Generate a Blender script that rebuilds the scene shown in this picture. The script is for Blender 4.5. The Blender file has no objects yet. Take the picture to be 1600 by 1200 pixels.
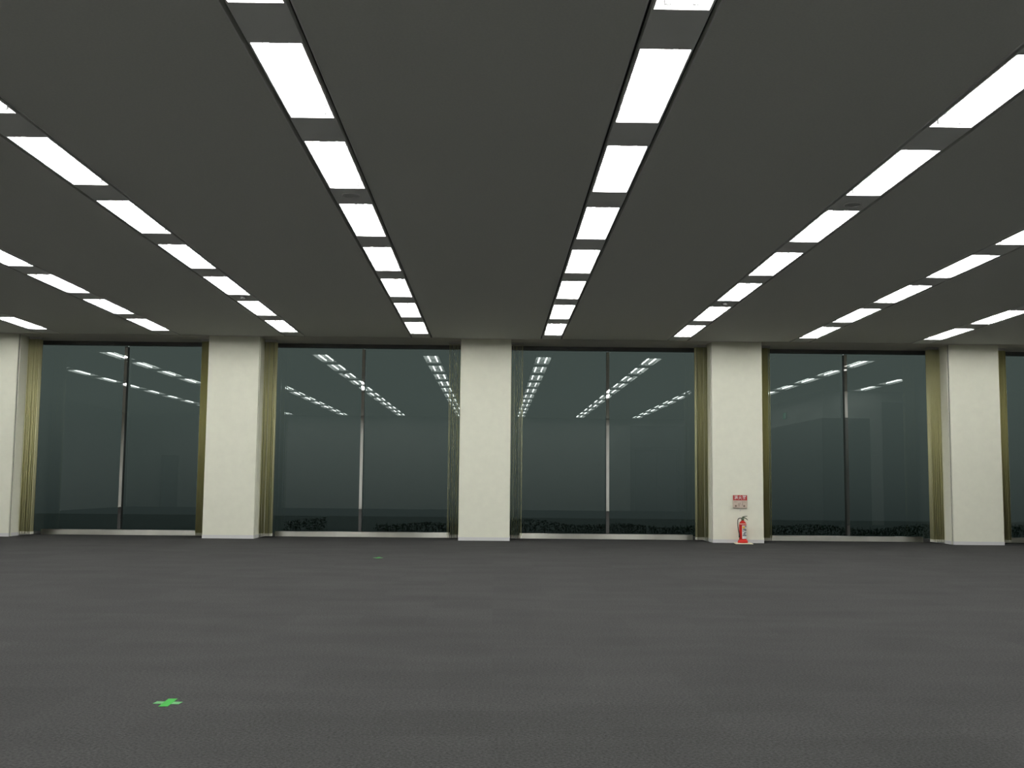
import bpy, bmesh, math, random
from mathutils import Vector, Matrix

sc = bpy.context.scene
COL = sc.collection
rnd = random.Random(7)

# ------------------------------------------------------------------ dimensions (metres)
H = 3.70                  # ceiling height
EYE = 1.0287              # camera height
D = 19.667                # front face of the columns
GLASS = 20.72             # window glass plane
SILL = 20.58              # front face of the steel sill
COLW = 0.931
COLX = [-13.72, -9.2351, -4.8158, -0.1723, 4.4794, 8.9119, 13.36]
ROWX = [-10.32, -8.1445, -5.9738, -3.6882, -1.3631, 1.0272, 3.36, 5.6294, 7.8852, 10.09]
FW, FL, PITCH, YEND = 0.3158, 1.3399, 1.8914, 19.0315
NROW = 11
XL, XR, YB = -14.62, 14.30, -1.75
SLOT0, SLOT1 = 0.170, 0.200      # dark air slot beside the lights, from the row's centre line
CORE_X, CORE_Y = 9.15, 11.8

# ------------------------------------------------------------------ materials
def mat(name):
    m = bpy.data.materials.new(name); m.use_nodes = True
    nt = m.node_tree
    return m, nt, nt.nodes['Principled BSDF'], nt.nodes['Material Output']

def plain(name, rgb, rough=0.6, metal=0.0, spec=0.5, var=0.0, scale=20.0, stretch=(1, 1, 1)):
    m, nt, b, out = mat(name)
    b.inputs['Base Color'].default_value = (*rgb, 1)
    b.inputs['Roughness'].default_value = rough
    b.inputs['Metallic'].default_value = metal
    b.inputs['Specular IOR Level'].default_value = spec
    if var > 0:
        tc = nt.nodes.new('ShaderNodeTexCoord'); mp = nt.nodes.new('ShaderNodeMapping')
        mp.inputs['Scale'].default_value = stretch
        n = nt.nodes.new('ShaderNodeTexNoise'); n.inputs['Scale'].default_value = scale; n.inputs['Detail'].default_value = 3
        r = nt.nodes.new('ShaderNodeMapRange')
        r.inputs[1].default_value = 0.3; r.inputs[2].default_value = 0.7
        r.inputs[3].default_value = 1 - var; r.inputs[4].default_value = 1 + var
        mx = nt.nodes.new('ShaderNodeVectorMath'); mx.operation = 'SCALE'
        mx.inputs[0].default_value = rgb
        nt.links.new(tc.outputs['Object'], mp.inputs['Vector'])
        nt.links.new(mp.outputs['Vector'], n.inputs['Vector'])
        nt.links.new(n.outputs['Fac'], r.inputs[0])
        nt.links.new(r.outputs[0], mx.inputs['Scale'])
        nt.links.new(mx.outputs['Vector'], b.inputs['Base Color'])
    return m

def carpet_material():
    m, nt, b, out = mat('carpet_tile')
    N, L = nt.nodes.new, nt.links.new
    tc = N('ShaderNodeTexCoord')
    # loop pile speckle
    n1 = N('ShaderNodeTexNoise'); n1.inputs['Scale'].default_value = 75; n1.inputs['Detail'].default_value = 4; n1.inputs['Roughness'].default_value = 0.75
    L(tc.outputs['Object'], n1.inputs['Vector'])
    r1 = N('ShaderNodeMapRange'); r1.inputs[1].default_value = 0.34; r1.inputs[2].default_value = 0.66; r1.inputs[3].default_value = 0.45; r1.inputs[4].default_value = 1.55
    L(n1.outputs['Fac'], r1.inputs[0])
    # carpet tiles 0.5 m, each laid with its own shade
    sc_ = N('ShaderNodeVectorMath'); sc_.operation = 'SCALE'; sc_.inputs['Scale'].default_value = 2.0
    fl = N('ShaderNodeVectorMath'); fl.operation = 'FLOOR'
    wn = N('ShaderNodeTexWhiteNoise'); wn.noise_dimensions = '2D'
    L(tc.outputs['Object'], sc_.inputs[0]); L(sc_.outputs[0], fl.inputs[0]); L(fl.outputs[0], wn.inputs['Vector'])
    r2 = N('ShaderNodeMapRange'); r2.inputs[3].default_value = 0.94; r2.inputs[4].default_value = 1.06
    L(wn.outputs['Value'], r2.inputs[0])
    # soft streaks of wear running along the pile
    mp = N('ShaderNodeMapping'); mp.inputs['Scale'].default_value = (0.9, 2.2, 1)
    n2 = N('ShaderNodeTexNoise'); n2.inputs['Scale'].default_value = 1.1; n2.inputs['Detail'].default_value = 3
    L(tc.outputs['Object'], mp.inputs['Vector']); L(mp.outputs[0], n2.inputs['Vector'])
    r3 = N('ShaderNodeMapRange'); r3.inputs[1].default_value = 0.3; r3.inputs[2].default_value = 0.7; r3.inputs[3].default_value = 0.9; r3.inputs[4].default_value = 1.1
    L(n2.outputs['Fac'], r3.inputs[0])
    a = N('ShaderNodeMath'); a.operation = 'MULTIPLY'; L(r1.outputs[0], a.inputs[0]); L(r2.outputs[0], a.inputs[1])
    c = N('ShaderNodeMath'); c.operation = 'MULTIPLY'; L(a.outputs[0], c.inputs[0]); L(r3.outputs[0], c.inputs[1])
    s = N('ShaderNodeVectorMath'); s.operation = 'SCALE'; s.inputs[0].default_value = CARPET
    L(c.outputs[0], s.inputs['Scale']); L(s.outputs['Vector'], b.inputs['Base Color'])
    b.inputs['Roughness'].default_value = 0.95; b.inputs['Specular IOR Level'].default_value = 0.1
    bp = N('ShaderNodeBump'); bp.inputs['Strength'].default_value = 0.5; bp.inputs['Distance'].default_value = 0.004
    L(n1.outputs['Fac'], bp.inputs['Height']); L(bp.outputs[0], b.inputs['Normal'])
    return m

def glass_material(clear=False):
    m = bpy.data.materials.new('window_glass_back' if clear else 'window_glass'); m.use_nodes = True
    nt = m.node_tree; nt.nodes.clear()
    N, L = nt.nodes.new, nt.links.new
    out = N('ShaderNodeOutputMaterial')
    tr = N('ShaderNodeBsdfTransparent'); tr.inputs[0].default_value = (1, 1, 1, 1) if clear else (0.080, 0.100, 0.096, 1)
    if clear:
        L(tr.outputs[0], out.inputs[0]); return m
    mix = N('ShaderNodeMixShader')
    gl = N('ShaderNodeBsdfGlossy'); gl.inputs['Color'].default_value = (0.88, 1.0, 0.95, 1); gl.inputs['Roughness'].default_value = 0.0
    fr = N('ShaderNodeFresnel'); fr.inputs['IOR'].default_value = GLASS_IOR
    L(fr.outputs[0], mix.inputs[0]); L(tr.outputs[0], mix.inputs[1]); L(gl.outputs[0], mix.inputs[2]); L(mix.outputs[0], out.inputs[0])
    return m

def emit_material(name, rgb, s):
    m = bpy.data.materials.new(name); m.use_nodes = True
    nt = m.node_tree; nt.nodes.clear()
    out = nt.nodes.new('ShaderNodeOutputMaterial'); e = nt.nodes.new('ShaderNodeEmission')
    e.inputs[0].default_value = (*rgb, 1); e.inputs[1].default_value = s
    nt.links.new(e.outputs[0], out.inputs[0])
    return m

CARPET = (0.0330, 0.0331, 0.0318)
GLASS_IOR = 1.42
TUBE = 60.0
TUBE_Z = 0.036
M = dict(
    carpet=carpet_material(),
    ceiling=plain('ceiling_board', (0.80, 0.81, 0.76), 0.9, spec=0.1, var=0.03, scale=60),
    slot=plain('air_slot_black', (0.03, 0.03, 0.03), 0.8),
    filler_glow=plain('filler_panel_painted_glow', (0.93, 0.94, 0.91), 0.7, spec=0.2),  # paler than the ceiling board: halo around the lights painted into the colour
    lip=plain('slot_lip', (0.82, 0.82, 0.80), 0.5),
    column=plain('column_paint', (0.80, 0.80, 0.665), 0.8, spec=0.2, var=0.02, scale=8),
    groove=plain('column_groove', (0.10, 0.10, 0.09), 0.9),
    skirting=plain('skirting_vinyl', (0.66, 0.66, 0.645), 0.6),
    wall=plain('wall_paint', (0.74, 0.74, 0.70), 0.85, spec=0.2),
    header=plain('window_header', (0.055, 0.058, 0.055), 0.5),
    soffit=plain('window_soffit', (0.66, 0.64, 0.60), 0.8),
    mullion=plain('polished_steel', (0.72, 0.72, 0.69), 0.015, metal=1.0),
    mullion_side=plain('dark_anodised', (0.05, 0.055, 0.05), 0.4, metal=0.6),
    sill=plain('brushed_steel', (0.62, 0.62, 0.55), 0.30, metal=0.95, var=0.08, scale=2.5, stretch=(1, 1, 0.02)),
    glass=glass_material(), glassback=glass_material(True),
    slat=plain('blind_fabric', (0.68, 0.66, 0.38), 0.85, spec=0.1, var=0.05, scale=120),
    hem=plain('blind_hem', (0.74, 0.73, 0.62), 0.8),
    rail=plain('blind_rail', (0.45, 0.44, 0.42), 0.5),
    tray=plain('light_tray', (0.72, 0.72, 0.72), 0.5),
    tube=emit_material('fluorescent_tube', (1.0, 1.0, 0.985), TUBE),
    socket=plain('lamp_socket', (0.7, 0.7, 0.7), 0.5),
    detector=plain('detector_plastic', (0.30, 0.30, 0.29), 0.5),
    ring=plain('speaker_ring', (0.80, 0.80, 0.78), 0.5),
    ringin=plain('speaker_grille', (0.66, 0.67, 0.65), 0.8),
    tape=plain('green_tape', (0.045, 0.29, 0.050), 0.8, spec=0.1, var=0.08, scale=60),
    tape_pale=plain('green_tape_scuffed', (0.11, 0.30, 0.12), 0.8, spec=0.1),
    red=plain('extinguisher_red', (0.52, 0.018, 0.010), 0.35, spec=0.3),
    black=plain('black_rubber', (0.02, 0.022, 0.02), 0.5),
    valve=plain('valve_metal', (0.07, 0.10, 0.05), 0.4, metal=0.3),
    white=plain('label_white', (0.80, 0.80, 0.78), 0.5),
    grey=plain('label_grey_print', (0.18, 0.19, 0.20), 0.6),
    yellow=plain('label_yellow', (0.80, 0.50, 0.03), 0.5),
    mat=plain('cream_board', (0.86, 0.80, 0.60), 0.6),
    signred=plain('sign_red', (0.42, 0.012, 0.010), 0.4),
    signpaper=plain('sign_cream', (0.60, 0.50, 0.41), 0.5),
    signmark=plain('sign_brown_print', (0.20, 0.15, 0.11), 0.6),
    clad=plain('dark_cladding', (0.075, 0.085, 0.08), 0.35),
    door=plain('door_grey', (0.38, 0.39, 0.39), 0.5),
    doorframe=plain('door_frame_grey', (0.36, 0.37, 0.36), 0.5),
    metal=plain('handle_steel', (0.6, 0.6, 0.6), 0.3, metal=1.0),
    paving=plain('outdoor_paving', (0.16, 0.19, 0.19), 0.9, var=0.2, scale=3),
    leaf=plain('hedge_leaf', (0.040, 0.125, 0.065), 0.8, var=0.25, scale=5),
    exitgreen=emit_material('exit_sign_green', (0.05, 0.9, 0.45), 1.2),
    exitwhite=emit_material('exit_sign_white', (0.9, 1.0, 0.95), 1.6),
)

# brushed steel: the brushing runs along the sill and smears reflections up and down
_nt = M['sill'].node_tree; _b = _nt.nodes['Principled BSDF']
_b.inputs['Anisotropic'].default_value = 0.96
_tv = _nt.nodes.new('ShaderNodeCombineXYZ'); _tv.inputs[2].default_value = 1.0
_nt.links.new(_tv.outputs[0], _b.inputs['Tangent'])

# ------------------------------------------------------------------ mesh helpers
def box(bm, x0, x1, y0, y1, z0, z1, mi=0):
    v = [bm.verts.new(p) for p in ((x0, y0, z0), (x1, y0, z0), (x1, y1, z0), (x0, y1, z0), (x0, y0, z1), (x1, y0, z1), (x1, y1, z1), (x0, y1, z1))]
    for f in ((3, 2, 1, 0), (4, 5, 6, 7), (0, 1, 5, 4), (1, 2, 6, 5), (2, 3, 7, 6), (3, 0, 4, 7)):
        fc = bm.faces.new([v[i] for i in f]); fc.material_index = mi

def quad(bm, pts, mi=0):
    fc = bm.faces.new([bm.verts.new(p) for p in pts]); fc.material_index = mi

def lathe(bm, prof, n=32, cx=0, cy=0, mi=0):
    rings = []
    for r, z in prof:
        if r < 1e-6:
            rings.append([bm.verts.new((cx, cy, z))])
        else:
            rings.append([bm.verts.new((cx + r * math.cos(2 * math.pi * i / n), cy + r * math.sin(2 * math.pi * i / n), z)) for i in range(n)])
    for a, b in zip(rings, rings[1:]):
        for i in range(n):
            j = (i + 1) % n
            if len(a) == 1 and len(b) == 1: continue
            if len(a) == 1: f = bm.faces.new((a[0], b[j], b[i]))
            elif len(b) == 1: f = bm.faces.new((a[i], a[j], b[0]))
            else: f = bm.faces.new((a[i], a[j], b[j], b[i]))
            f.material_index = mi; f.smooth = True

def tube(bm, pts, r, n=10, mi=0):
    pts = [Vector(p) for p in pts]; rings = []
    for i, p in enumerate(pts):
        t = (pts[min(i + 1, len(pts) - 1)] - pts[max(i - 1, 0)]).normalized()
        up = Vector((0, 0, 1)) if abs(t.z) < 0.9 else Vector((0, 1, 0))
        a = t.cross(up).normalized(); b = t.cross(a)
        rings.append([bm.verts.new(p + (a * math.cos(2 * math.pi * k / n) + b * math.sin(2 * math.pi * k / n)) * (r[i] if isinstance(r, list) else r)) for k in range(n)])
    for a, b in zip(rings, rings[1:]):
        for k in range(n):
            f = bm.faces.new((a[k], a[(k + 1) % n], b[(k + 1) % n], b[k])); f.smooth = True; f.material_index = mi
    for rg in (rings[0][::-1], rings[-1]):
        bm.faces.new(rg).material_index = mi

def obj(name, bm, mats, parent=None, loc=(0, 0, 0), bevel=0.0, recalc=True):
    if recalc: bmesh.ops.recalc_face_normals(bm, faces=bm.faces)
    me = bpy.data.meshes.new(name); bm.to_mesh(me); bm.free()
    for m in (mats if isinstance(mats, (list, tuple)) else [mats]): me.materials.append(m)
    o = bpy.data.objects.new(name, me); COL.objects.link(o); o.location = loc
    if parent: o.parent = parent
    if bevel:
        md = o.modifiers.new('bevel', 'BEVEL'); md.width = bevel; md.segments = 2; md.limit_method = 'ANGLE'
    return o

def empty(name, loc=(0, 0, 0)):
    o = bpy.data.objects.new(name, None); COL.objects.link(o); o.location = loc; o.empty_display_size = 0.1
    return o

def tag(o, label, cat, group=None, kind=None):
    if label: o['label'] = label
    if cat: o['category'] = cat
    if group: o['group'] = group
    if kind: o['kind'] = kind
    return o

def B(): return bmesh.new()

# ------------------------------------------------------------------ floor, walls
bm = B(); box(bm, XL - .1, XR + .1, YB - .1, GLASS + 0.06, -0.12, 0)
tag(obj('floor', bm, M['carpet']), 'dark grey carpet tile floor of the empty office', 'floor', kind='structure')

def wall(name, label, x0, x1, y0, y1, z0=0, z1=H):
    bm = B(); box(bm, x0, x1, y0, y1, z0, z1)
    return tag(obj(name, bm, M['wall']), label, 'wall', kind='structure')
wall('wall_left', 'plain white side wall beyond the window with green crosses side', XL - .12, XL, YB, GLASS)
wall('wall_right', 'plain white side wall beyond the extinguisher side windows', XR, XR + .12, CORE_Y, GLASS)
wall('wall_back', 'plain white wall facing the windows, seen mirrored in the glass', XL, CORE_X, YB - .12, YB)
wall('wall_core', 'white service core block mirrored in the glass beyond the extinguisher', CORE_X, XR, YB, CORE_Y)
bm = B()
box(bm, CORE_X - .03, CORE_X, YB, CORE_Y + .03, 0, 2.95)
box(bm, CORE_X - .03, 10.45, CORE_Y, CORE_Y + .03, 0, 2.95)
box(bm, 10.80, 12.4, CORE_Y, CORE_Y + .03, 0, 3.40)
tag(obj('trim_1', bm, M['clad']), 'dark cladding panels on the lower service core walls', 'cladding', kind='structure')

def door(name, label, x0, x1, h, leaves):
    d = tag(empty(name, ((x0 + x1) / 2, YB, 0)), label, 'door', kind='structure')
    w = (x1 - x0) / 2
    bm = B(); box(bm, -w - .06, -w, 0, .07, 0, h + .06); box(bm, w, w + .06, 0, .07, 0, h + .06); box(bm, -w, w, 0, .07, h, h + .06)
    obj('door_frame', bm, M['doorframe'], d)
    lw = 2 * w / leaves
    for i in range(leaves):
        bm = B(); box(bm, -w + i * lw + .004, -w + (i + 1) * lw - .004, .0, .045, 0.006, h - .004)
        lf = obj('door_leaf', bm, M['door'], d, bevel=.003)
        hx = -w + (i + 1) * lw - .09 if i == 0 else -w + i * lw + .09
        bm = B(); tube(bm, [(hx, .045, 1.0), (hx, .10, 1.0), (hx + (-.11 if i == 0 else .11), .10, 1.0)], .011)
        obj('door_handle', bm, M['metal'], lf)
    return d
door('door_1', 'grey double door in the wall behind, mirrored beside the extinguisher column', 5.75, 7.35, 2.42, 2)
door('door_2', 'grey single door at the far corner of the wall behind', -13.25, -12.7, 2.0, 1)
bm = B()
for a, b, z in ((5.5, 5.66, 3.42), (7.44, 7.75, 3.42)): box(bm, a, b, YB, YB + .05, 0, z)
box(bm, 5.66, 7.44, YB, YB + .05, 2.52, 3.42)
tag(obj('trim_2', bm, M['doorframe']), 'grey surround panel around the double door behind', 'door surround', kind='structure')

# ------------------------------------------------------------------ ceiling with the lighting slots cut in it
XS = [x for x in ROWX]
def row_count(x):
    return 4 if x > CORE_X else NROW
bm = B()
T = 0.16
edges = [XL - .1]
for x in XS: edges += [x - SLOT1, x + SLOT1]
edges.append(XR + .1)
for i in range(0, len(edges), 2):
    box(bm, edges[i], edges[i + 1], YB - .1, D - .1, H, H + T, 0)
for x in XS:
    for s in (-1, 1):
        a, b = sorted((x + s * SLOT0, x + s * SLOT1))
        box(bm, a, b, YB - .1, D - .1, H + .05, H + T, 1)                 # bottom of the air slot
        l0, l1 = sorted((x + s * (SLOT1), x + s * (SLOT1 + .010)))
        box(bm, l0, l1, YB - .1, D - .1, H - .003, H, 2)                   # thin metal lip
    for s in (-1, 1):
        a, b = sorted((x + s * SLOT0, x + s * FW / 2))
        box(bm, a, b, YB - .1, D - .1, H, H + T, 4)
    ys = D - .1
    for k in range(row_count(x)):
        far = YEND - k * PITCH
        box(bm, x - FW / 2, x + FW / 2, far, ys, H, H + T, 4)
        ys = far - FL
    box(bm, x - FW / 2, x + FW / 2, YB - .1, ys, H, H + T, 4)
# window strip of the ceiling, behind a narrow shadow gap
box(bm, XL - .1, XR + .1, D - .1, D - .07, H + .03, H + T, 1)
box(bm, XL - .1, XR + .1, D - .07, GLASS + .06, H, H + T, 3)
tag(obj('ceiling', bm, [M['ceiling'], M['slot'], M['lip'], M['soffit'], M['filler_glow']]), 'white board ceiling with long slots holding the rows of lights', 'ceiling', kind='structure')

# ------------------------------------------------------------------ fluorescent ceiling lights
root = empty('ceiling_light', (0, 0, H))
w, l, dp = FW / 2 - .001, FL / 2 - .001, .096
bm = B()
tw = w - .03
P0 = [(-w, -l, 0), (w, -l, 0), (w, l, 0), (-w, l, 0)]
P1 = [(-w, -l, .035), (w, -l, .035), (w, l, .035), (-w, l, .035)]
P2 = [(-tw, -l, dp), (tw, -l, dp), (tw, l, dp), (-tw, l, dp)]
for A, Bq in ((P0, P1), (P1, P2)):
    for i in range(4):
        j = (i + 1) % 4
        quad(bm, (A[i], A[j], Bq[j], Bq[i]))
quad(bm, P2)
# a folded ridge between the tubes
for s in (-1, 1):
    quad(bm, ((s * .035, -l, dp - .001), (s * .035, l, dp - .001), (0, l, dp - .025), (0, -l, dp - .025)))
bmesh.ops.remove_doubles(bm, verts=bm.verts, dist=1e-5)
obj('reflector_tray', bm, M['tray'], root, recalc=False)
for s in (-1, 1):
    bm = B(); tube(bm, [(s * .078, -.645, TUBE_Z), (s * .078, .645, TUBE_Z)], .0145, 10)
    obj('fluorescent_tube', bm, M['tube'], root)
    for e in (-1, 1):
        y0, y1 = sorted((e * .646, e * .664))
        bm = B(); box(bm, s * .078 - .016, s * .078 + .016, y0, y1, TUBE_Z - .010, dp - .002)
        obj('lamp_holder', bm, M['socket'], root)
LIGHT_PARTS = list(root.children)

ORD = ['first', 'second', 'third', 'fourth', 'fifth', 'sixth', 'seventh', 'eighth', 'ninth', 'tenth', 'eleventh']
ROWTXT = ['in the fourth row beyond the green crosses', 'in the third row beyond the green crosses', 'in the second row beyond the green crosses',
          'in the next row beyond the green crosses', 'in the row above the green crosses',
          'in the row beside middle column\'s extinguisher side', 'in the row ending beside the extinguisher column',
          'in the first row past the extinguisher column', 'in the second row past the extinguisher column', 'in the third row past the extinguisher column']
first = True
for x, txt in zip(ROWX, ROWTXT):
    for k in range(row_count(x)):
        if first:
            r = root; first = False
        else:
            r = root.copy(); COL.objects.link(r)
            for c in LIGHT_PARTS:
                cc = c.copy(); COL.objects.link(cc); cc.parent = r
        r.location = (x, YEND - k * PITCH - FL / 2, H)
        tag(r, 'bright twin-tube ceiling light %s from the windows %s' % (ORD[k], txt), 'ceiling light', 'recessed fluorescent lights in the ceiling rows')

# small fittings in the blank panels between the lights
def detector(x, y, label):
    bm = B(); lathe(bm, [(0, -.045), (.028, -.045), (.045, -.03), (.05, -.012), (.055, 0), (0, 0)], 24)
    o = obj('smoke_detector', bm, M['detector'], None, (x, y, H)); tag(o, label, 'smoke detector', 'detectors between the ceiling lights')
detector(ROWX[3] + .01, 15.42, 'small dark round detector between ceiling lights in the row beyond the green crosses')
detector(ROWX[6] - .02, 15.40, 'small dark round detector between ceiling lights in the row ending beside extinguisher column')
def speaker(x, y, label):
    r = empty('ceiling_speaker', (x, y, H)); tag(r, label, 'ceiling speaker', 'round speakers between the ceiling lights')
    bm = B(); lathe(bm, [(.085, 0), (.085, -.008), (.074, -.010), (.070, -.004), (.070, 0)], 36)
    obj('rim', bm, M['ring'], r)
    bm = B(); lathe(bm, [(0, -.006), (.04, -.006), (.0695, -.003), (.0695, 0), (0, 0)], 36)
    obj('grille', bm, M['ringin'], r)
speaker(ROWX[4] + .0, 9.80, 'pale round ceiling speaker between lights above the green crosses')
speaker(ROWX[6] + .01, 9.88, 'pale round ceiling speaker between lights in the row ending at the extinguisher column')

# ------------------------------------------------------------------ columns
COLLAB = ['white square column at the far corner beyond the green crosses',
          'white square column second along from the middle one, beyond the green crosses',
          'white square column next to the middle one, on the green crosses side',
          'white square column in the middle of the window wall',
          'white square column with the extinguisher and red sign',
          'white square column next past the extinguisher column',
          'white square column at the corner past the extinguisher']
COLOBJ = []
for i, (cx, lab) in enumerate(zip(COLX, COLLAB)):
    bm = B(); hw = COLW / 2
    box(bm, cx - hw, cx + hw, D, D + .040, 0, H, 0)
    box(bm, cx - hw + .020, cx + hw - .020, D + .040, D + .105, 0, H, 1)
    box(bm, cx - hw, cx + hw, D + .105, GLASS - .02, 0, H, 0)
    o = obj('column', bm, [M['column'], M['groove']]); tag(o, lab, 'column', kind='structure')
    bm = B()
    t = .004
    box(bm, cx - hw - t, cx + hw + t, D - t, D + .040, 0, .062)
    box(bm, cx - hw - t, cx - hw, D + .105, GLASS - .05, 0, .062); box(bm, cx + hw, cx + hw + t, D + .105, GLASS - .05, 0, .062)
    s = obj('skirting', bm, M['skirting'], o); s['label'] = 'grey skirting strip'

# ------------------------------------------------------------------ windows
WLAB = ['dark window beside the far corner beyond the green crosses', 'tall dark window two bays from the middle column beyond the green crosses',
        'tall dark window between the middle column and its neighbour by the crosses', 'tall dark window between the middle column and the extinguisher column',
        'tall dark window just past the extinguisher column', 'dark window two bays past the middle column beyond the extinguisher']
MULL = [None, -7.112, -2.545, 2.183, 6.815, None]
for i in range(6):
    x0, x1 = COLX[i] + COLW / 2, COLX[i + 1] - COLW / 2
    xm = MULL[i] if MULL[i] is not None else (x0 + x1) / 2
    wdw = tag(empty('window_%d' % (i + 1), ((x0 + x1) / 2, GLASS, 0)), WLAB[i], 'window', kind='structure')
    ox = (x0 + x1) / 2
    for a, b in ((x0 - .3, xm - .004), (xm + .004, x1 + .3)):
        bm = B(); box(bm, a - ox, b - ox, 0, .012, .02, H - .05, 1)
        bm.faces.ensure_lookup_table(); bm.faces[2].material_index = 0
        obj('glass_pane', bm, [M['glass'], M['glassback']], wdw)
    bm = B(); box(bm, xm - .028 - ox, xm + .028 - ox, -.125, -.122, .105, H - .1, 0); box(bm, xm - .026 - ox, xm + .026 - ox, -.122, -.002, .105, H - .1, 1)
    obj('mullion', bm, [M['mullion'], M['mullion_side']], wdw)
    bm = B(); box(bm, x0 + .20 - ox, x1 - .20 - ox, SILL - GLASS, -.002, .0, .098)
    obj('sill', bm, M['sill'], wdw, bevel=.003)
    bm = B(); box(bm, x0 - ox, x1 - ox, -.11, -.002, H - .075, H - .001)
    obj('header', bm, M['header'], wdw)
    bm = B(); box(bm, x0 - ox, x1 - ox, -.08, -.002, .0, .06)
    obj('base_frame', bm, M['header'], wdw)

# ------------------------------------------------------------------ vertical blinds, drawn open against the columns
YBLIND = D + .45
def blind(xedge, sgn, label, seed, width=.205, n=8):
    """slats hang from xedge outwards in direction sgn"""
    r_ = random.Random(seed)
    root = empty('vertical_blind', (xedge, YBLIND, 0)); tag(root, label, 'vertical blind', 'cream blinds drawn open beside the columns')
    bm = B(); hb = B()
    for k in range(n):
        off = .012 + k * (width / (n - 1)) + r_.uniform(-.006, .006)
        th = math.radians(90 + r_.uniform(-2.5, 2.5))
        if k == n - 1: th = math.radians(90 - sgn * 6)
        # gently curved slat 0.1 m wide
        pts = []
        for q in range(7):
            u = (q / 6 - .5) * .125; bow = .003 * (1 - (2 * q / 6 - 1) ** 2)
            pts.append((sgn * off + u * math.cos(th) + bow * math.sin(th), u * math.sin(th) - bow * math.cos(th)))
        for (ax, ay), (bx, by) in zip(pts, pts[1:]):
            f = bm.faces.new([bm.verts.new(p) for p in ((ax, ay, .075), (bx, by, .075), (bx, by, H - .05), (ax, ay, H - .05))]); f.smooth = True
            hb.faces.new([hb.verts.new(p) for p in ((ax, ay, .028), (bx, by, .028), (bx, by, .075), (ax, ay, .075))])
    bmesh.ops.remove_doubles(bm, verts=bm.verts, dist=1e-5); bmesh.ops.remove_doubles(hb, verts=hb.verts, dist=1e-5)
    for nm, b_, m_ in (('slats', bm, M['slat']), ('bottom_weights', hb, M['hem'])):
        o = obj(nm, b_, m_, root, recalc=False)
        sd = o.modifiers.new('thick', 'SOLIDIFY'); sd.thickness = .0016 if nm == 'slats' else .005; sd.offset = 0
    bm = B(); a, b = sorted((0.002 * sgn, sgn * (width + .03))); box(bm, a, b, -.022, .022, H - .04, H - .002)
    obj('head_rail', bm, M['rail'], root)
BL = {
 (1, 1): 'cream vertical blind stack beside the second column along beyond the green crosses, inner side',
 (2, -1): 'cream blind stack half hidden behind the crosses-side column\'s outer edge',
 (2, 1): 'cream blind stack on the middle-facing side of the crosses-side column',
 (3, -1): 'thin open blind slats against the middle column, green crosses side',
 (3, 1): 'thin open blind slats against the middle column, extinguisher side',
 (4, -1): 'broad cream blind stack beside the extinguisher column, facing the middle column',
 (4, 1): 'narrow cream blind stack showing past the extinguisher column\'s far edge',
 (5, -1): 'cream blind stack on the extinguisher-facing side of the next column past it',
 (5, 1): 'brownish blind sliver showing past the last column beyond the extinguisher',
 (1, -1): 'cream blind stack on the far side of the second column beyond the crosses',
}
WIDE = {(5, 1): (.31, 11), (4, 1): (.235, 9), (2, -1): (.225, 9)}
for (ci, s), lab in BL.items():
    wd_, n_ = WIDE.get((ci, s), (.205, 8))
    blind(COLX[ci] + s * (COLW / 2 + .006), s, lab, ci * 10 + s, wd_, n_)

# ------------------------------------------------------------------ outside: paving and a low hedge
bm = B(); box(bm, -22, 22, GLASS + .07, 34, -.14, -.02)
tag(obj('ground_outside', bm, M['paving']), 'dark paving outside the windows at night', 'ground', kind='structure')
bm = B(); rh = random.Random(3)
for q in range(15000):
    x = rh.uniform(-4.1, 13.5)
    if -3.35 < x < -2.35: continue
    lump = .5 + .5 * math.sin(x * 2.3) * math.sin(x * .9 + 1)
    y = GLASS + rh.uniform(.45, 1.1); z = rh.uniform(0, 1) ** .7 * (.18 + .16 * lump)
    s_ = rh.uniform(.014, .030)
    a = Vector((rh.uniform(-1, 1), rh.uniform(-1, 1), rh.uniform(-.3, 1))).normalized(); b = a.cross(Vector((rh.uniform(-1, 1), rh.uniform(-1, 1), .5))).normalized()
    c = Vector((x, y, z))
    quad(bm, [c - a * s_, c + b * s_ * .45, c + a * s_, c - b * s_ * .45])
for q in range(160):
    x = -4.0 + 17.4 * q / 160
    if -3.4 < x < -2.3: continue
    tube(bm, [(x, GLASS + .65, -.02), (x + rh.uniform(-.1, .1), GLASS + .65 + rh.uniform(-.2, .2), .25)], .006, 5)
tag(obj('hedge', bm, M['leaf'], recalc=False), 'low dark green hedge outside along the foot of the windows', 'hedge', kind='stuff')

# ------------------------------------------------------------------ green tape crosses on the carpet
def cross(label, ang, cx, cy, s=1.0):
    r = empty('floor_marker', (cx, cy, 0)); tag(r, label, 'floor marker', 'green tape crosses on the carpet')
    bm = B(); box(bm, -.021 * s, .021 * s, -.088 * s, .088 * s, .0017, .0028)
    o = obj('tape_strip', bm, M['tape'], r); o.rotation_euler.z = math.radians(ang)
    bm = B(); box(bm, -.062 * s, .060 * s, -.026 * s, .026 * s, .0004, .0016)
    o = obj('tape_strip', bm, M['tape_pale'], r); o.rotation_euler.z = math.radians(ang - 7); o['label'] = 'paler scuffed tape strip'
cross('larger-looking green tape cross alone on the open carpet', 2, -1.505, 5.122)
cross('tiny distant green tape cross on the carpet before the window', -4, -1.585, 14.95, 1.05)

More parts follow.
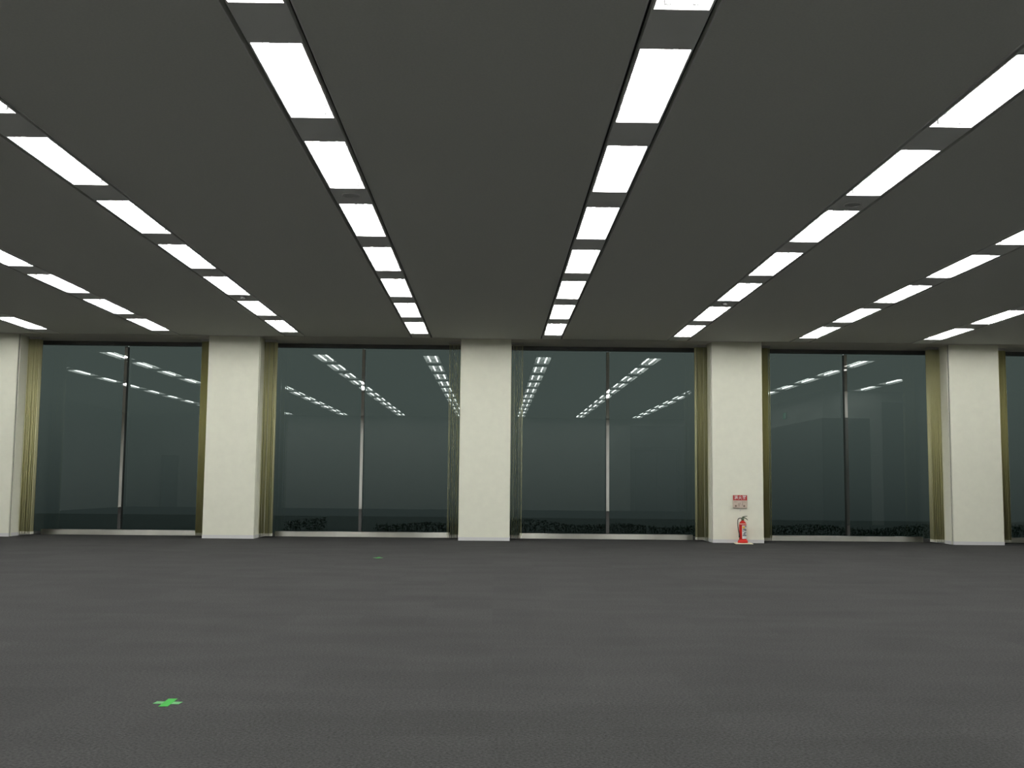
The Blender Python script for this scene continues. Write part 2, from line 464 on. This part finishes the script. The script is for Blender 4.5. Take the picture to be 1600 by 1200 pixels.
# ------------------------------------------------------------------ extinguisher column: board, extinguisher, sign
ex, ey = 4.515, 19.475
bm = B(); box(bm, -.155, .155, -.17, .19, 0, .012)
o = obj('extinguisher_board', bm, M['mat'], None, (ex - .005, ey - .07, 0.0), bevel=.004); o.rotation_euler.z = math.radians(-7)
tag(o, 'cream square board on the carpet under the red extinguisher', 'floor board')
e = empty('fire_extinguisher', (ex, ey, .013)); tag(e, 'red fire extinguisher with black hose standing by the white column', 'fire extinguisher')
bm = B(); lathe(bm, [(0, .02), (.060, .02), (.066, .03), (.0665, .33), (.062, .355), (.048, .375), (.028, .392), (.022, .405), (.022, .412), (0, .412)], 40)
obj('cylinder_body', bm, M['red'], e)
bm = B(); lathe(bm, [(0, 0), (.092, 0), (.094, .014), (.084, .042), (.068, .06), (.060, .06), (0, .03)], 40)
obj('base_skirt', bm, M['red'], e)
bm = B(); lathe(bm, [(.0670, .333), (.0682, .335), (.0682, .347), (.0655, .350)], 40)
o = obj('reflective_band', bm, plain('pale_band', (.80, .50, .36), .4), e); o['label'] = 'pale band around the shoulder'
bm = B(); lathe(bm, [(0, .405), (.024, .405), (.026, .41), (.026, .43), (.018, .436), (.018, .452), (0, .452)], 24)
box(bm, -.016, .03, -.014, .014, .438, .458)
obj('valve', bm, M['valve'], e)
bm = B(); tube(bm, [(.0, 0, .452), (.03, 0, .452), (.06, 0, .44), (.085, 0, .418), (.092, 0, .405)], [.009, .009, .008, .007, .006], 8)
obj('carry_handle', bm, M['valve'], e)
bm = B(); tube(bm, [(-.005, 0, .462), (.03, 0, .472), (.06, 0, .478), (.085, 0, .479)], [.008, .008, .007, .006], 8)
obj('squeeze_lever', bm, M['valve'], e)
bm = B(); hose = []
for q in range(25):
    t = q / 24
    if t < .45:
        a = math.pi * (t / .45); hose.append((-.052 + .038 * math.cos(a) - .0, -.015, .425 + .028 * math.sin(a) - .02 * (t / .45)))
    else:
        u = (t - .45) / .55; hose.append((-.090 - .010 * math.sin(u * math.pi) + .016 * u, -.015 - .02 * u, .405 - .235 * u))
tube(bm, hose, .0085, 10)
h_ = obj('hose', bm, M['black'], e)
p = hose[-1]
bm = B(); tube(bm, [p, (p[0] + .003, p[1], p[2] - .03), (p[0] + .006, p[1], p[2] - .07)], [.009, .011, .015], 12)
obj('nozzle', bm, M['black'], h_)
def patch(bm, a0, a1, z0, z1, r=.0672, n=10):
    for i in range(n):
        b0 = math.radians(a0 + (a1 - a0) * i / n); b1 = math.radians(a0 + (a1 - a0) * (i + 1) / n)
        quad(bm, [(r * math.cos(b0), r * math.sin(b0), z0), (r * math.cos(b1), r * math.sin(b1), z0), (r * math.cos(b1), r * math.sin(b1), z1), (r * math.cos(b0), r * math.sin(b0), z1)])
bm = B(); patch(bm, -112, -25, .075, .315)
lb = obj('label_sticker', bm, M['white'], e); lb['label'] = 'white instruction label'
bm = B(); patch(bm, -106, -70, .262, .300, .0678)
o = obj('label_emblem', bm, M['yellow'], lb); o['label'] = 'yellow patch'
for a0, a1, z0, z1 in ((-70, -30, .285, .308), (-104, -50, .236, .258), (-82, -30, .215, .246), (-104, -90, .205, .228), (-96, -60, .150, .172), (-104, -34, .124, .146), (-84, -40, .176, .196)):
    bm = B(); patch(bm, a0, a1, z0, z1, .0679, 6)
    o = obj('label_print', bm, M['grey'], lb); o['label'] = 'blurred dark print'

# sign on the column above it
sx, sy = 4.510, D
s = empty('wall_sign', (sx, sy, .60)); tag(s, 'small red and cream extinguisher sign on the white column', 'sign')
bm = B(); box(bm, -.130, .130, -.030, -.001, .035, .270)
obj('sign_box', bm, M['signpaper'], s, bevel=.004)
bm = B(); box(bm, -.127, .127, -.0325, -.029, .176, .268)
hd = obj('header_band', bm, M['signred'], s)
def lettering(txt, size, mat_, parent, loc, name='lettering'):
    cu = bpy.data.curves.new(name, 'FONT'); cu.body = txt; cu.size = size; cu.align_x = 'CENTER'; cu.align_y = 'CENTER'; cu.extrude = .0004
    cu.space_character = 1.12; cu.offset = size * .014
    ob = bpy.data.objects.new(name, cu); COL.objects.link(ob)
    dg = bpy.context.evaluated_depsgraph_get(); me = bpy.data.meshes.new_from_object(ob.evaluated_get(dg)); me.name = name
    COL.objects.unlink(ob); bpy.data.objects.remove(ob)
    o = bpy.data.objects.new(name, me); COL.objects.link(o); me.materials.clear(); me.materials.append(mat_)
    o.parent = parent; o.location = loc; o.rotation_euler = (math.pi / 2, 0, 0)
    return o
lettering('\u6d88\u706b\u5668', .072, M['white'], hd, (0, -.0332, .222))
bm = B()
for cx_ in (-.079, .074):
    lathe_pts = [(cx_ + .018 * math.cos(a * math.pi / 8), -.0312, .072 + .017 * math.sin(a * math.pi / 8)) for a in range(16)]
    quad(bm, lathe_pts)
for (ax, az, bx_, bz) in ((-.025, .125, -.040, .07), (.0, .13, -.018, .06), (.047, .13, .04, .08), (.055, .065, .062, .06)):
    tube(bm, [(ax, -.0305, az), (bx_, -.0305, bz)], .0035, 6)
tube(bm, [(-.112, -.0305, .148), (-.05, -.0305, .148)], .003, 6); tube(bm, [(.03, -.0305, .148), (.112, -.0305, .148)], .003, 6)
o = obj('pictogram', bm, M['signmark'], s); o['label'] = 'three faint brown usage drawings'
bm = B(); tube(bm, [(.0, -.016, .036), (.002, -.016, .01), (.0, -.014, -.025)], .006, 8)
o = obj('pull_cord', bm, M['white'], s); o['label'] = 'short pale cord'

# green exit sign on the core wall, only seen mirrored
x_ = empty('exit_sign', (CORE_X - .001, 8.0, 3.25)); tag(x_, 'small green lit exit sign mirrored in the window past the extinguisher', 'exit sign')
bm = B(); box(bm, -.04, 0, -.17, .17, -.1, .1); obj('sign_body', bm, M['white'], x_, bevel=.004)
bm = B(); box(bm, -.043, -.040, -.16, .16, -.09, .09); fp = obj('sign_face', bm, M['exitgreen'], x_)
bm = B(); box(bm, -.0445, -.043, .02, .11, -.07, .07); obj('door_mark', bm, M['exitwhite'], fp)

# ------------------------------------------------------------------ night sky
wd = bpy.data.worlds.new('night'); sc.world = wd; wd.use_nodes = True
_nt = wd.node_tree; _bg = _nt.nodes['Background']
_tc = _nt.nodes.new('ShaderNodeTexCoord'); _sx = _nt.nodes.new('ShaderNodeSeparateXYZ'); _rp = _nt.nodes.new('ShaderNodeValToRGB'); _mr = _nt.nodes.new('ShaderNodeMapRange')
_mr.inputs[1].default_value = -0.05; _mr.inputs[2].default_value = 0.15
_rp.color_ramp.elements[0].position = 0.10; _rp.color_ramp.elements[0].color = (0.24, 0.275, 0.27, 1)      # dark land below the skyline
_rp.color_ramp.elements[1].position = 0.62; _rp.color_ramp.elements[1].color = (0.64, 0.69, 0.65, 1)      # hazy city night sky
_nt.links.new(_tc.outputs['Generated'], _sx.inputs[0]); _nt.links.new(_sx.outputs['Z'], _mr.inputs[0]); _nt.links.new(_mr.outputs[0], _rp.inputs[0]); _nt.links.new(_rp.outputs[0], _bg.inputs[0])
_bg.inputs[1].default_value = 1.0

# ------------------------------------------------------------------ camera
F_PX, PI_, YAW, ROLL = 1672.1, 0.0934, 0.0159, 0.0096
cp, sp, cy, sy2 = math.cos(PI_), math.sin(PI_), math.cos(YAW), math.sin(YAW)
fw = Vector((sy2 * cp, cy * cp, sp)); rt = Vector((cy, -sy2, 0)); up = rt.cross(fw)
r2 = rt * math.cos(ROLL) + up * math.sin(ROLL); u2 = -rt * math.sin(ROLL) + up * math.cos(ROLL)
cam = bpy.data.cameras.new('camera'); cam.sensor_width = 36; cam.lens = F_PX / 1600 * 36; cam.clip_start = .05; cam.clip_end = 200
co = bpy.data.objects.new('camera', cam); COL.objects.link(co)
mw = Matrix((r2, u2, -fw)).transposed().to_4x4(); mw.translation = (0, 0, EYE); co.matrix_world = mw
sc.camera = co

sc.view_settings.view_transform = 'Standard'; sc.view_settings.look = 'None'
sc.view_settings.exposure = 0.0; sc.view_settings.gamma = 1.0; sc.view_settings.use_curve_mapping = False
sc.cycles.use_denoising = True
sc.cycles.max_bounces = 8; sc.cycles.diffuse_bounces = 5; sc.cycles.glossy_bounces = 5; sc.cycles.transparent_max_bounces = 12
sc.cycles.sample_clamp_indirect = 4.0; sc.cycles.caustics_reflective = False; sc.cycles.caustics_refractive = False
sc.cycles.use_light_tree = True
